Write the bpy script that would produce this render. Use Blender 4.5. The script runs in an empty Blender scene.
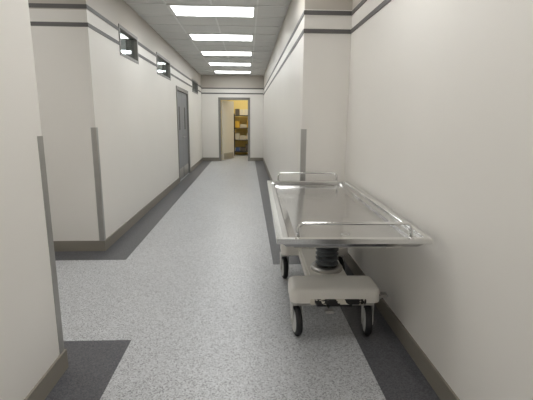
import bpy, bmesh, math, random
from mathutils import Vector, Matrix, Euler
random.seed(4)
S=bpy.context.scene
S.view_settings.view_transform='Standard'
H=1.45
# ------------------------------------------------------------ materials
def srgb(r,g,b):
    f=lambda c:(c/255/12.92) if c/255<=0.04045 else ((c/255+0.055)/1.055)**2.4
    return (f(r),f(g),f(b),1)
def mat(name,col,rough=0.5,metal=0.0,bump=0,bscale=200,var=0,vscale=3,spec=0.5):
    m=bpy.data.materials.new(name); m.use_nodes=True
    n=m.node_tree.nodes; l=m.node_tree.links; b=n['Principled BSDF']
    b.inputs['Base Color'].default_value=col
    b.inputs['Roughness'].default_value=rough
    b.inputs['Metallic'].default_value=metal
    b.inputs['Specular IOR Level'].default_value=spec
    tc=n.new('ShaderNodeTexCoord')
    if var:
        t=n.new('ShaderNodeTexNoise'); t.inputs['Scale'].default_value=vscale; t.inputs['Detail'].default_value=4
        l.new(tc.outputs['Object'],t.inputs['Vector'])
        r=n.new('ShaderNodeMix'); r.data_type='RGBA'
        r.inputs['A'].default_value=tuple(c*(1-var) for c in col[:3])+(1,)
        r.inputs['B'].default_value=tuple(min(1,c*(1+var)) for c in col[:3])+(1,)
        l.new(t.outputs['Fac'],r.inputs['Factor']); l.new(r.outputs['Result'],b.inputs['Base Color'])
    if bump:
        t=n.new('ShaderNodeTexNoise'); t.inputs['Scale'].default_value=bscale
        l.new(tc.outputs['Object'],t.inputs['Vector'])
        u=n.new('ShaderNodeBump'); u.inputs['Strength'].default_value=bump; u.inputs['Distance'].default_value=0.002
        l.new(t.outputs['Fac'],u.inputs['Height']); l.new(u.outputs['Normal'],b.inputs['Normal'])
    return m
def emis(name,col,s):
    m=bpy.data.materials.new(name); m.use_nodes=True
    b=m.node_tree.nodes['Principled BSDF']
    b.inputs['Base Color'].default_value=(.8,.8,.8,1)
    b.inputs['Emission Color'].default_value=col; b.inputs['Emission Strength'].default_value=s
    return m
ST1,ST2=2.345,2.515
def wallpaint():
    m=mat('wall_paint',srgb(222,217,210),0.42)
    n=m.node_tree.nodes; l=m.node_tree.links; b=n['Principled BSDF']
    g=n.new('ShaderNodeNewGeometry'); s=n.new('ShaderNodeSeparateXYZ'); l.new(g.outputs['Position'],s.inputs[0])
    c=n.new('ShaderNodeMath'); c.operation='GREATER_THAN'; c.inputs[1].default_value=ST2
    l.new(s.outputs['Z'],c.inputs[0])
    t=n.new('ShaderNodeTexNoise'); t.inputs['Scale'].default_value=1.3; t.inputs['Detail'].default_value=5
    l.new(g.outputs['Position'],t.inputs['Vector'])
    v=n.new('ShaderNodeMix'); v.data_type='RGBA'; v.inputs['A'].default_value=srgb(227,223,216); v.inputs['B'].default_value=srgb(233,229,223)
    l.new(t.outputs['Fac'],v.inputs['Factor'])
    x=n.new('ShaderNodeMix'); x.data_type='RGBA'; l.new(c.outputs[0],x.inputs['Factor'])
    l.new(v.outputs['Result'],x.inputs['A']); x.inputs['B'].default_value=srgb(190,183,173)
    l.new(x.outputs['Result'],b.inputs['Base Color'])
    return m
def speckle(name,base,dark,light,rough):
    m=mat(name,base,rough)
    n=m.node_tree.nodes; l=m.node_tree.links; b=n['Principled BSDF']
    g=n.new('ShaderNodeNewGeometry')
    v=n.new('ShaderNodeTexVoronoi'); v.voronoi_dimensions='2D'; v.inputs['Scale'].default_value=160
    l.new(g.outputs['Position'],v.inputs['Vector'])
    sc=n.new('ShaderNodeSeparateColor'); l.new(v.outputs['Color'],sc.inputs[0])
    r=n.new('ShaderNodeValToRGB'); r.color_ramp.interpolation='CONSTANT'
    e=r.color_ramp.elements; e[0].position=0; e[0].color=dark; e[1].position=0.2; e[1].color=base
    k=e.new(0.72); k.color=light
    l.new(sc.outputs[0],r.inputs[0])
    t=n.new('ShaderNodeTexNoise'); t.noise_dimensions='2D'; t.inputs['Scale'].default_value=1.3; t.inputs['Detail'].default_value=2
    l.new(g.outputs['Position'],t.inputs['Vector'])
    q=n.new('ShaderNodeMapRange'); q.inputs[1].default_value=.2; q.inputs[2].default_value=.8; q.inputs[3].default_value=.97; q.inputs[4].default_value=1.03
    l.new(t.outputs['Fac'],q.inputs[0])
    x=n.new('ShaderNodeMix'); x.data_type='RGBA'; x.blend_type='MULTIPLY'; x.inputs['Factor'].default_value=1
    l.new(r.outputs['Color'],x.inputs['A']); l.new(q.outputs[0],x.inputs['B'])
    l.new(x.outputs['Result'],b.inputs['Base Color'])
    return m
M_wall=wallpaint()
M_floor=speckle('floor_vinyl_light',srgb(186,187,189),srgb(148,148,150),srgb(204,205,207),.35)
M_dark=speckle('floor_vinyl_dark',srgb(88,88,92),srgb(74,74,78),srgb(100,100,104),.38)
M_base=mat('baseboard_rubber',srgb(136,130,120),.45,var=.05)
M_stripe=mat('stripe_trim',srgb(96,93,91),.5,var=.05)
M_ceil=mat('ceiling_tile',srgb(218,218,215),.9,bump=.4,bscale=120,var=.04,vscale=40)
M_grid=mat('ceiling_tbar',srgb(230,230,228),.5,var=.02)
M_panel=emis('light_diffuser',(0.97,1.0,1.0,1),8.8)
M_white=mat('white_enamel',srgb(225,225,222),.4,var=.02)
M_steel=mat('stainless_steel',(.55,.545,.54,1),.16,1.0,var=.08,vscale=5)
M_steelr=mat('stainless_polished',(.74,.74,.73,1),.12,1.0,var=.03,vscale=5)
M_steelb=mat('brushed_steel',(.5,.49,.47,1),.38,1.0,var=.08,vscale=12)
M_guard=mat('corner_guard_metal',(.46,.45,.43,1),.45,1.0,var=.08,vscale=8)
M_rub=mat('black_rubber',srgb(30,30,32),.5,var=.1)
M_bel=mat('grey_rubber_bellows',srgb(88,92,95),.45,var=.08)
M_cream=mat('cream_plastic',srgb(234,230,222),.35,var=.03)
M_hub=mat('wheel_hub_plastic',srgb(208,208,205),.4,var=.03)
M_frame=mat('door_frame_paint',srgb(132,129,124),.45,var=.03)
M_doorg=mat('door_grey',srgb(134,136,140),.45,var=.03)
M_doorl=mat('door_cream',srgb(222,217,206),.45,var=.03)
M_yel=mat('yellow_wall',srgb(228,206,134),.6,var=.04)
M_darkmetal=mat('dark_metal',srgb(52,52,54),.4,.6,var=.1)
M_bin=mat('storage_bin',srgb(84,76,66),.6,var=.2)
M_bin2=mat('storage_bin_light',srgb(205,196,176),.6,var=.2)
M_bin3=mat('storage_bin_blue',srgb(70,90,130),.6,var=.2)
M_bin4=mat('storage_bin_yellow',srgb(222,176,62),.6,var=.2)
def worn():
    m=mat('worn_cream_shell',srgb(214,208,194),.4)
    n=m.node_tree.nodes; l=m.node_tree.links; b=n['Principled BSDF']
    tc=n.new('ShaderNodeTexCoord'); t=n.new('ShaderNodeTexNoise'); t.inputs['Scale'].default_value=22; t.inputs['Detail'].default_value=5
    l.new(tc.outputs['Object'],t.inputs['Vector'])
    g=n.new('ShaderNodeMath'); g.operation='GREATER_THAN'; g.inputs[1].default_value=.5
    l.new(t.outputs['Fac'],g.inputs[0])
    x=n.new('ShaderNodeMix'); x.data_type='RGBA'; l.new(g.outputs[0],x.inputs['Factor'])
    x.inputs['A'].default_value=srgb(30,29,28); x.inputs['B'].default_value=srgb(220,214,200)
    l.new(x.outputs['Result'],b.inputs['Base Color'])
    return m
M_worn=worn()
def glass():
    m=bpy.data.materials.new('window_glass'); m.use_nodes=True
    n=m.node_tree.nodes; l=m.node_tree.links; n.remove(n['Principled BSDF'])
    a=n.new('ShaderNodeBsdfTransparent'); a.inputs[0].default_value=(.9,.93,.93,1)
    g=n.new('ShaderNodeBsdfGlossy'); g.inputs['Roughness'].default_value=.03
    x=n.new('ShaderNodeMixShader'); x.inputs[0].default_value=.12
    l.new(a.outputs[0],x.inputs[1]); l.new(g.outputs[0],x.inputs[2]); l.new(x.outputs[0],n['Material Output'].inputs[0])
    return m
M_glass=glass()
# ------------------------------------------------------------ mesh helpers
def obj(name,bm,mats,parent=None,smooth=False,loc=None,rot=None):
    bmesh.ops.recalc_face_normals(bm,faces=bm.faces[:])
    me=bpy.data.meshes.new(name); bm.to_mesh(me); bm.free()
    for m in (mats if isinstance(mats,list) else [mats]): me.materials.append(m)
    if smooth:
        for p in me.polygons: p.use_smooth=True
    o=bpy.data.objects.new(name,me); S.collection.objects.link(o)
    if parent: o.parent=parent
    if loc: o.location=loc
    if rot: o.rotation_euler=rot
    return o
def bx(bm,x0,x1,y0,y1,z0,z1,mi=0,bev=0):
    r=bmesh.ops.create_cube(bm,size=1)
    for v in r['verts']:
        v.co=Vector(((x0+x1)/2+v.co.x*(x1-x0),(y0+y1)/2+v.co.y*(y1-y0),(z0+z1)/2+v.co.z*(z1-z0)))
    fs=set(f for v in r['verts'] for f in v.link_faces)
    for f in fs: f.material_index=mi
    if bev:
        es=list(set(e for v in r['verts'] for e in v.link_edges))
        q=bmesh.ops.bevel(bm,geom=es,offset=bev,segments=2,affect='EDGES')
        for f in q['faces']: f.material_index=mi
def cyl(bm,p0,p1,r0,r1=None,seg=24,mi=0):
    r1=r0 if r1 is None else r1
    p0=Vector(p0);p1=Vector(p1);d=p1-p0
    q=d.to_track_quat('Z','Y').to_matrix().to_4x4()
    r=bmesh.ops.create_cone(bm,cap_ends=True,segments=seg,radius1=r0,radius2=r1,depth=d.length,matrix=Matrix.Translation((p0+p1)/2)@q)
    for f in set(f for v in r['verts'] for f in v.link_faces): f.material_index=mi; 
def tube(bm,pts,r,seg=12,mi=0):
    pts=[Vector(p) for p in pts]; rings=[]
    for i,p in enumerate(pts):
        d=(pts[min(i+1,len(pts)-1)]-pts[max(i-1,0)]).normalized()
        a=Vector((0,1,0)) if abs(d.y)<.9 else Vector((0,0,1))
        u=d.cross(a).normalized(); v=d.cross(u)
        rings.append([bm.verts.new(p+u*r*math.cos(2*math.pi*k/seg)+v*r*math.sin(2*math.pi*k/seg)) for k in range(seg)])
    for a,b in zip(rings,rings[1:]):
        for k in range(seg):
            f=bm.faces.new((a[k],a[(k+1)%seg],b[(k+1)%seg],b[k])); f.material_index=mi
    bm.faces.new(rings[0]).material_index=mi; bm.faces.new(rings[-1]).material_index=mi
def lathe(bm,prof,cx,cy,cz,axis='Z',seg=40,mi=0):
    rings=[]
    for r,z in prof:
        ring=[]
        for k in range(seg):
            a=2*math.pi*k/seg
            if axis=='Z': ring.append(bm.verts.new((cx+r*math.cos(a),cy+r*math.sin(a),cz+z)))
            else: ring.append(bm.verts.new((cx+z,cy+r*math.cos(a),cz+r*math.sin(a))))
        rings.append(ring)
    for a,b in zip(rings,rings[1:]):
        for k in range(seg):
            bm.faces.new((a[k],a[(k+1)%seg],b[(k+1)%seg],b[k])).material_index=mi
    bm.faces.new(rings[0]).material_index=mi; bm.faces.new(rings[-1]).material_index=mi
def box(name,x0,x1,y0,y1,z0,z1,m,bev=0,parent=None):
    bm=bmesh.new(); bx(bm,x0,x1,y0,y1,z0,z1,0,bev); return obj(name,bm,m,parent)
def wall_open(name,axis,a0,a1,t0,t1,z1,ops,m):
    """wall running along axis with rectangular openings (lo,hi,zlo,zhi)"""
    bm=bmesh.new()
    cs=sorted(set([a0,a1]+[o[0] for o in ops]+[o[1] for o in ops]))
    for c0,c1 in zip(cs,cs[1:]):
        o=[q for q in ops if q[0]<=c0+1e-6 and q[1]>=c1-1e-6]
        segs=[(0,z1)]
        if o: segs=[s for s in [(0,o[0][2]),(o[0][3],z1)] if s[1]-s[0]>1e-4]
        for s in segs:
            if axis=='Y': bx(bm,t0,t1,c0,c1,s[0],s[1])
            else: bx(bm,c0,c1,t0,t1,s[0],s[1])
    return obj(name,bm,m)
# ------------------------------------------------------------ layout
XL,XR=-1.60,0.56         # corridor walls
XN,XM=-1.08,1.03         # near walls (left, right)
YS0,YS1=2.18,4.36        # side opening
YJ=4.18; YE=14.4; YB=-3.0; CZ=2.96; T=.15; XS=-4.3
wins=[(5.4,6.2,2.27,2.58),(7.5,8.7,2.27,2.58),(12.1,13.4,2.27,2.58)]
dl=(9.4,11.1)
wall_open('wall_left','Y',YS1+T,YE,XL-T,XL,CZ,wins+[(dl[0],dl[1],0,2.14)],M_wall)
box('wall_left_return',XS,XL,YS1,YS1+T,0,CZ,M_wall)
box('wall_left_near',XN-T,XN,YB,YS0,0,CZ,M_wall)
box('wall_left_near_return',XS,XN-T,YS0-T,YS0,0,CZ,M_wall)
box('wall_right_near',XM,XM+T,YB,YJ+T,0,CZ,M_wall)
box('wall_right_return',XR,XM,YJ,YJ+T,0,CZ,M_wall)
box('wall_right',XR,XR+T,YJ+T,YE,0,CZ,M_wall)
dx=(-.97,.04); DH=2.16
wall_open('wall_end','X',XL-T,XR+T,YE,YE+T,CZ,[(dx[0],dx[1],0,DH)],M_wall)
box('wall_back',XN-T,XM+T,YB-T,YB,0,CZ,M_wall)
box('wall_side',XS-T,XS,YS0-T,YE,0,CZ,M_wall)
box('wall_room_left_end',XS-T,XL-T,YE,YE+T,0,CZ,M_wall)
# far room
box('wall_far_room_back',-2.6,1.6,17.2,17.35,0,CZ,M_yel)
box('wall_far_room_left',-2.75,-2.6,YE+T,17.2,0,CZ,M_yel)
box('wall_far_room_right',1.6,1.75,YE+T,17.2,0,CZ,M_yel)
# floor & ceiling
box('floor',-4.6,1.9,YB-.2,17.5,-.1,0,M_floor)
box('ceiling',-4.6,1.9,YB-.2,17.5,CZ,CZ+.1,M_ceil)
# dark floor borders (single inlaid sheet)
bm=bmesh.new(); e=.0015; W=.3
bx(bm,XL,XL+W+.02,YS1-W,YE,0,e); bx(bm,XS,XL,YS1-W,YS1,0,e)
bx(bm,XN,XN+W,YB,YS0+W,0,e); bx(bm,XS,XN,YS0,YS0+W,0,e)
bx(bm,XM-W,XM,YB,YJ-W,0,e); bx(bm,XR-W,XM,YJ-W,YJ,0,e); bx(bm,XR-W,XR,YJ,YE,0,e)
obj('floor_border',bm,M_dark)
# baseboards
BH=.12; BT=.012
def base(name,boxes):
    bm=bmesh.new()
    for b in boxes:
        bx(bm,*b,0,BH)
    obj(name,bm,M_base)
base('baseboard_left',[(XL,XL+BT,YS1-BT,dl[0]-.05),(XL,XL+BT,dl[1]+.05,YE)])
base('baseboard_left_return',[(XS,XL,YS1-BT,YS1)])
base('baseboard_left_near',[(XN,XN+BT,YB,YS0+BT),(XS,XN,YS0,YS0+BT)])
base('baseboard_right_near',[(XM-BT,XM,YB,YJ)])
base('baseboard_right_return',[(XR-BT,XM-BT,YJ-BT,YJ)])
base('baseboard_right',[(XR-BT,XR,YJ,YE)])
base('baseboard_end',[(XL+BT,dx[0]-.05,YE-BT,YE),(dx[1]+.05,XR-BT,YE-BT,YE)])
# stripes
n=0
def stripe(z,boxes):
    global n; n+=1
    bm=bmesh.new()
    for b in boxes: bx(bm,*b,z-.02,z+.02)
    obj('trim_%d'%n,bm,M_stripe)
s=.006
def skip(y0,y1):
    out=[];c=y0
    for w in wins:
        out.append((c,w[0]-.03)); c=w[1]+.03
    out.append((c,y1)); return out
for z in (ST1,ST2):
    zl=z+.03; zr=z-.03
    stripe(zl,[(XL,XL+s,a,b) for a,b in skip(YS1-s,YE)])
    stripe(zl,[(XS,XL,YS1-s,YS1)])
    stripe(zl,[(XN,XN+s,YB,YS0+s),(XS,XN,YS0,YS0+s)])
    stripe(zr,[(XM-s,XM,YB,YJ)])
    stripe(zr,[(XR-s,XM-s,YJ-s,YJ)])
    stripe(zr,[(XR-s,XR,YJ,YE)])
    stripe(z,[(XL+s,XR-s,YE-s,YE)])
# corner guards
def guard(cx,cy,sx,sy):
    bm=bmesh.new(); L=.05; t=.003; z0,z1=BH,1.36
    xs=sorted((cx-sx*t,cx+sx*L)); ys=sorted((cy-sy*t,cy))
    bx(bm,xs[0],xs[1],ys[0],ys[1],z0,z1)
    xs=sorted((cx-sx*t,cx)); ys=sorted((cy,cy+sy*L))
    bx(bm,xs[0],xs[1],ys[0],ys[1],z0,z1)
    obj('corner_guard',bm,M_guard)
guard(XL,YS1,-1,1); guard(XN,YS0,-1,-1); guard(XR,YJ,1,1)
# windows
for i,w in enumerate(wins):
    bm=bmesh.new(); f=.03
    x0,x1=XL-T-.005,XL+.008
    bx(bm,x0,x1,w[0]-f,w[0]+f*.3,w[2]-f,w[3]+f); bx(bm,x0,x1,w[1]-f*.3,w[1]+f,w[2]-f,w[3]+f)
    bx(bm,x0,x1,w[0],w[1],w[2]-f,w[2]+f*.3); bx(bm,x0,x1,w[0],w[1],w[3]-f*.3,w[3]+f)
    bx(bm,XL-.04,XL-.034,w[0],w[1],w[2],w[3],1)
    obj('window_%d'%(i+1),bm,[M_frame,M_glass])
# left door (double)
bm=bmesh.new(); z=2.14
bx(bm,XL-T-.01,XL+.015,dl[0]-.05,dl[0]+.03,0,z+.05); bx(bm,XL-T-.01,XL+.015,dl[1]-.03,dl[1]+.05,0,z+.05)
bx(bm,XL-T-.01,XL+.015,dl[0],dl[1],z-.03,z+.05)
ym=(dl[0]+dl[1])/2
for a,b in ((dl[0]+.035,ym-.003),(ym+.003,dl[1]-.035)):
    bx(bm,XL-.07,XL-.025,a,b,.01,z-.035,1,.003)
    bx(bm,XL-.026,XL-.022,a+.06,b-.06,.03,.28,2)
    bx(bm,XL-.026,XL-.02,(a+b)/2-.06,(a+b)/2+.06,1.2,1.75,3)
for yy in (ym-.08,ym+.08):
    cyl(bm,(XL-.03,yy,1.02),(XL+.03,yy,1.02),.012,mi=2); bx(bm,XL+.02,XL+.035,yy-.01 if yy>ym else yy-.11,yy+.11 if yy>ym else yy+.01,1.01,1.03,2)
obj('door_1',bm,[M_frame,M_doorg,M_steelb,M_darkmetal])
# end door frame + open leaf
bm=bmesh.new()
for a,b in ((dx[0]-.05,dx[0]+.03),(dx[1]-.03,dx[1]+.05)): bx(bm,a,b,YE-.015,YE+T+.01,0,DH+.05)
bx(bm,dx[0],dx[1],YE-.015,YE+T+.01,DH-.03,DH+.05)
obj('trim_door_frame',bm,M_frame)
bm=bmesh.new()
bx(bm,0,.92,-.022,.022,.01,DH-.04,0,.003)
for sgn in (-1,1):
    cyl(bm,(.86,0,1.02),(.86,sgn*.07,1.02),.011,mi=1); bx(bm,.75,.87,min(sgn*.06,sgn*.075),max(sgn*.06,sgn*.075),1.01,1.03,1)
bx(bm,.08,.84,-.026,-.022,.03,.25,1)
obj('door_2',bm,[M_doorl,M_steelb],loc=(dx[0]+.06,YE+T+.04,0),rot=(0,0,math.radians(66)))
# shelving rack in far room
bm=bmesh.new()
rx0,rx1,ry0,ry1=-.55,.65,16.55,17.0
for x in (rx0,rx1):
    for y in (ry0,ry1): bx(bm,x-.02,x+.02,y-.02,y+.02,0,1.7)
for z in (.15,.62,1.1,1.6):
    bx(bm,rx0,rx1,ry0,ry1,z,z+.03)
    x=rx0+.05
    while x<rx1-.2:
        w=random.uniform(.16,.3); h=random.uniform(.14,.28)
        if x+w>rx1-.02: break
        bx(bm,x,x+w-.02,ry0+.03,ry1-.05,z+.03,z+.03+h,random.choice((1,1,2,3,4)),.008); x+=w
obj('shelving_rack',bm,[M_darkmetal,M_bin,M_bin2,M_bin3,M_bin4])
# ceiling grid
LX=-1.085
GX=LX-.61*5; bm=bmesh.new()
x=GX
xs=[]
while x<1.6: xs.append(x); x+=.61
for x in xs: bx(bm,x-.012,x+.012,YB,17.2,CZ-.006,CZ)
y=5.795-.61*14
while y<17.1:
    bx(bm,XS,1.6,y-.012,y+.012,CZ-.007,CZ); y+=.61
obj('trim_ceiling_grid',bm,M_grid)
# troffers
def troffer(x0,y0,w=1.22,d=.61,m=M_panel):
    bm=bmesh.new(); f=.05
    z0=CZ-.014
    bx(bm,x0,x0+w,y0,y0+f,z0,CZ,0); bx(bm,x0,x0+w,y0+d-f,y0+d,z0,CZ,0)
    bx(bm,x0,x0+f,y0+f,y0+d-f,z0,CZ,0); bx(bm,x0+w-f,x0+w,y0+f,y0+d-f,z0,CZ,0)
    bx(bm,x0+f,x0+w-f,y0+f,y0+d-f,z0+.004,CZ,1)
    obj('ceiling_light',bm,[M_white,m])
for k in range(5): troffer(LX,5.795+1.83*k)
M_near_fill=emis('near_fill_diffuser',(1,1,.98,1),8.7)
for k in range(4): troffer(LX+.61,5.795-1.83*(k+1),1.22,.61,M_near_fill)  # unseen fixtures continuing the row, added to brighten the near end
M_side=emis('light_diffuser_side',(1,1,.98,1),10)
troffer(LX-.61*4,2.745,1.22,.61,M_side)
M_far=emis('light_diffuser_far',(1,.95,.82,1),22)
troffer(-.5,15.555,1.22,.61,M_far)
M_rm=emis('light_diffuser_room',(.95,1,1,1),14)
for k in (0,2,4): troffer(LX-.61*4,5.795+1.83*k,1.22,.61,M_rm)
# ------------------------------------------------------------ gurney
G=bpy.data.objects.new('hospital_gurney',None); S.collection.objects.link(G)
G.location=(.572,2.943,0); G.rotation_euler=(0,0,math.radians(-1.35))
w,L,zt=.402,1.005,.857
# tray pan
bm=bmesh.new()
def loop(hx,hy,z,r=.008,dxo=0):
    vs=[]
    for cx,cy,a0 in ((hx-r,hy-r,0),(-hx+r,hy-r,90),(-hx+r,-hy+r,180),(hx-r,-hy+r,270)):
        for k in range(5):
            a=math.radians(a0+k*22.5); vs.append(bm.verts.new((cx+r*math.cos(a)+dxo,cy+r*math.sin(a),z)))
    return vs
loops=[loop(w-.02,L-.02,zt-.028),loop(w-.002,L-.002,zt-.028),loop(w,L,zt-.026),loop(w,L,zt-.001),loop(w-.001,L-.001,zt),
       loop(w-.034,L-.034,zt),loop(w-.036,L-.036,zt-.002),loop(w-.038,L-.038,zt-.012),loop(w-.055,L-.05,zt-.013),
       loop(w-.075,L-.06,zt-.014,.008,-.01),loop(w-.085,L-.075,zt-.03,.02,-.01),loop(w-.12,L-.12,zt-.038,.02,-.005),loop(.05,.3,zt-.048,.01,.02)]
for i,(a,b) in enumerate(zip(loops,loops[1:])):
    for k in range(20):
        f=bm.faces.new((a[k],a[(k+1)%20],b[(k+1)%20],b[k]))
        if i<7: f.material_index=1
bm.faces.new(loops[-1])
u=loop(w-.05,L-.05,zt-.056)
for k in range(20): bm.faces.new((loops[0][k],loops[0][(k+1)%20],u[(k+1)%20],u[k]))
bm.faces.new(u)
obj('tray',bm,[M_steel,M_steelr],G)
bm=bmesh.new(); lathe(bm,[(.028,0),(.026,.003),(.016,.002),(.014,-.004)],.0,-.78,zt-.041); obj('drain',bm,M_steelb,G)
# end handles
for nm,sy in (('handle_foot',-1),('handle_head',1)):
    bm=bmesh.new(); hx=.292; hy=L-.018; z0=zt-.002; hz=.08; R=.035
    pts=[(-hx,sy*hy,z0)]
    for k in range(7):
        a=math.radians(180-k*15); pts.append((-hx+R+R*math.cos(a),sy*hy,z0+hz-R+R*math.sin(a)))
    for k in range(7):
        a=math.radians(90-k*15); pts.append((hx-R+R*math.cos(a),sy*hy,z0+hz-R+R*math.sin(a)))
    pts.append((hx,sy*hy,z0))
    tube(bm,pts,.0085)
    for x in (-hx,hx): cyl(bm,(x,sy*hy,z0),(x,sy*hy,z0+.008),.015)
    obj(nm,bm,M_steelr,G,smooth=True)
# under-tray frame
bm=bmesh.new()
for x in (-.2,.2): bx(bm,x-.018,x+.018,-.85,.85,zt-.1,zt-.056,0,.004)
for y in (-.84,-.3,.3,.84): bx(bm,-.3,.3,y-.015,y+.015,zt-.095,zt-.056,0,.003)
bx(bm,-.22,.22,-.28,.28,zt-.125,zt-.1,0,.004)
obj('tray_frame',bm,M_steelb,G)
BX,BY=.018,.09
PX,PY=.03,-.07
bm=bmesh.new()
zb=.375; nb=10; hb=(zt-.125-zb)/nb
prof=[]
for k in range(nb):
    prof+= [(.064,k*hb),(.086,k*hb+hb*.38),(.086,k*hb+hb*.58),(.064,k*hb+hb*.95)]
lathe(bm,prof,PX,PY,zb)
obj('bellows',bm,M_bel,G)
bm=bmesh.new()
lathe(bm,[(.12,0),(.12,.03),(.112,.04),(.09,.046)],PX,PY,.33)
obj('pedestal_collar',bm,M_steelb,G,smooth=False)
# base shell : wide cross covers over each caster pair joined by a narrow spine
def cover(nm,yc,hy,hx,z0,z1):
    bm=bmesh.new(); r=.055
    def lp(ix,z):
        vs=[]
        for cx,cy,a0 in ((hx-r,hy-r,0),(-hx+r,hy-r,90),(-hx+r,-hy+r,180),(hx-r,-hy+r,270)):
            for k in range(7):
                a=math.radians(a0+k*15); rr=r-ix
                vs.append(bm.verts.new((cx+rr*math.cos(a),yc+cy+rr*math.sin(a),z)))
        return vs
    Ls=[lp(.012,z0),lp(0,z0+.002),lp(0,z0+.05),lp(.002,z1-.022),lp(.008,z1-.01),lp(.018,z1-.003),lp(.032,z1),lp(.05,z1+.002)]
    for a,b in zip(Ls,Ls[1:]):
        k_=len(a)
        for k in range(k_): bm.faces.new((a[k],a[(k+1)%k_],b[(k+1)%k_],b[k]))
    bm.faces.new(Ls[-1]); bm.faces.new(Ls[0])
    return obj(nm,bm,M_cream,G,smooth=True,loc=(BX,BY,0))
for nm,yc in (('cover_foot',-.475),('cover_head',.475)):
    o=cover(nm,yc,.135,.300,.268,.365)
    md=o.modifiers.new('e','EDGE_SPLIT'); md.split_angle=math.radians(50)
bm=bmesh.new()
bx(bm,-.15,.15,-.36,.36,.25,.34,0,.02)
obj('base_spine',bm,M_cream,G,loc=(BX,BY,0))
for nm,sy in (('bumper_foot',-1),('bumper_head',1)):
    bm=bmesh.new(); y=BY+sy*.606
    bx(bm,BX-.17,BX+.2,min(y,y+sy*.01),max(y,y+sy*.01),.262,.300,0,.004)
    obj(nm,bm,M_worn,G)
# chassis underside frame
bm=bmesh.new()
bx(bm,BX-.12,BX+.12,-.48,.66,.225,.275,0,.005)
for y in (-.40,.58): bx(bm,BX-.27,BX+.27,y-.03,y+.03,.24,.275,0,.005)
obj('chassis',bm,M_darkmetal,G)
# brake pedals
bm=bmesh.new()
for sy,y in ((-1,-.46),(1,.64)):
    cyl(bm,(BX-.25,y,.235),(BX+.25,y,.235),.009)
    for x in (-.03,.33): 
        if x>.3: cyl(bm,(BX+.25,y,.235),(BX+.33,y,.30),.008); bx(bm,BX+.315,BX+.355,y-.03,y+.03,.295,.31,0,.004)
        else:
            bx(bm,x-.006,x+.006,min(y,y+sy*.08),max(y,y+sy*.08),.225,.24); bx(bm,x-.03,x+.03,min(y+sy*.07,y+sy*.11),max(y+sy*.07,y+sy*.11),.222,.238,0,.004)
obj('brake_pedals',bm,M_steelb,G)
# casters
def caster(nm,x,y,ang):
    e=bpy.data.objects.new(nm,None); S.collection.objects.link(e); e.parent=G; e.location=(x,y,0); e.rotation_euler=(0,0,math.radians(ang))
    off=-.03
    bm=bmesh.new(); R=.105
    lathe(bm,[(.074,-.021),(.093,-.021),(.101,-.015),(R,-.005),(R,.005),(.101,.015),(.093,.021),(.074,.021)],0,off,R,'X',mi=0)
    lathe(bm,[(.04,-.027),(.076,-.024),(.08,-.02),(.08,.02),(.076,.024),(.04,.027)],0,off,R,'X',mi=1)
    lathe(bm,[(.014,-.04),(.014,.04)],0,off,R,'X',mi=2)
    obj('wheel',bm,[M_rub,M_hub,M_steelb],e)
    bm=bmesh.new()
    for sx in (-1,1):
        a=[(off-.022,.08),(off+.022,.08),(.04,.225),(-.045,.225)]
        v0=[bm.verts.new((sx*.031,p[0],p[1])) for p in a]; v1=[bm.verts.new((sx*.037,p[0],p[1])) for p in a]
        bm.faces.new(v0); bm.faces.new(v1)
        for k in range(4): bm.faces.new((v0[k],v0[(k+1)%4],v1[(k+1)%4],v1[k]))
    bx(bm,-.037,.037,-.05,.045,.218,.235,0,.004)
    cyl(bm,(0,0,.23),(0,0,.275),.022)
    obj('fork',bm,M_hub,e)
caster('caster_1',BX-.25,-.40,7); caster('caster_2',BX+.245,-.40,-8); caster('caster_3',BX-.265,.60,5); caster('caster_4',BX+.245,.60,8)
# ------------------------------------------------------------ world + camera
wd=bpy.data.worlds.new('w'); S.world=wd; wd.use_nodes=True
wd.node_tree.nodes['Background'].inputs[0].default_value=(.5,.5,.5,1); wd.node_tree.nodes['Background'].inputs[1].default_value=.05
c=bpy.data.cameras.new('camera'); c.sensor_width=36; c.lens=400/533*36; c.clip_start=.05
co=bpy.data.objects.new('camera',c); S.collection.objects.link(co); S.camera=co
th=math.atan(80/400); ph=math.atan(19.5*math.cos(th)/400)
M=Euler((math.pi/2-th,0,-ph)).to_matrix()@Matrix.Rotation(math.radians(.4),3,'Z')
co.location=(0,0,H); co.rotation_euler=M.to_euler()
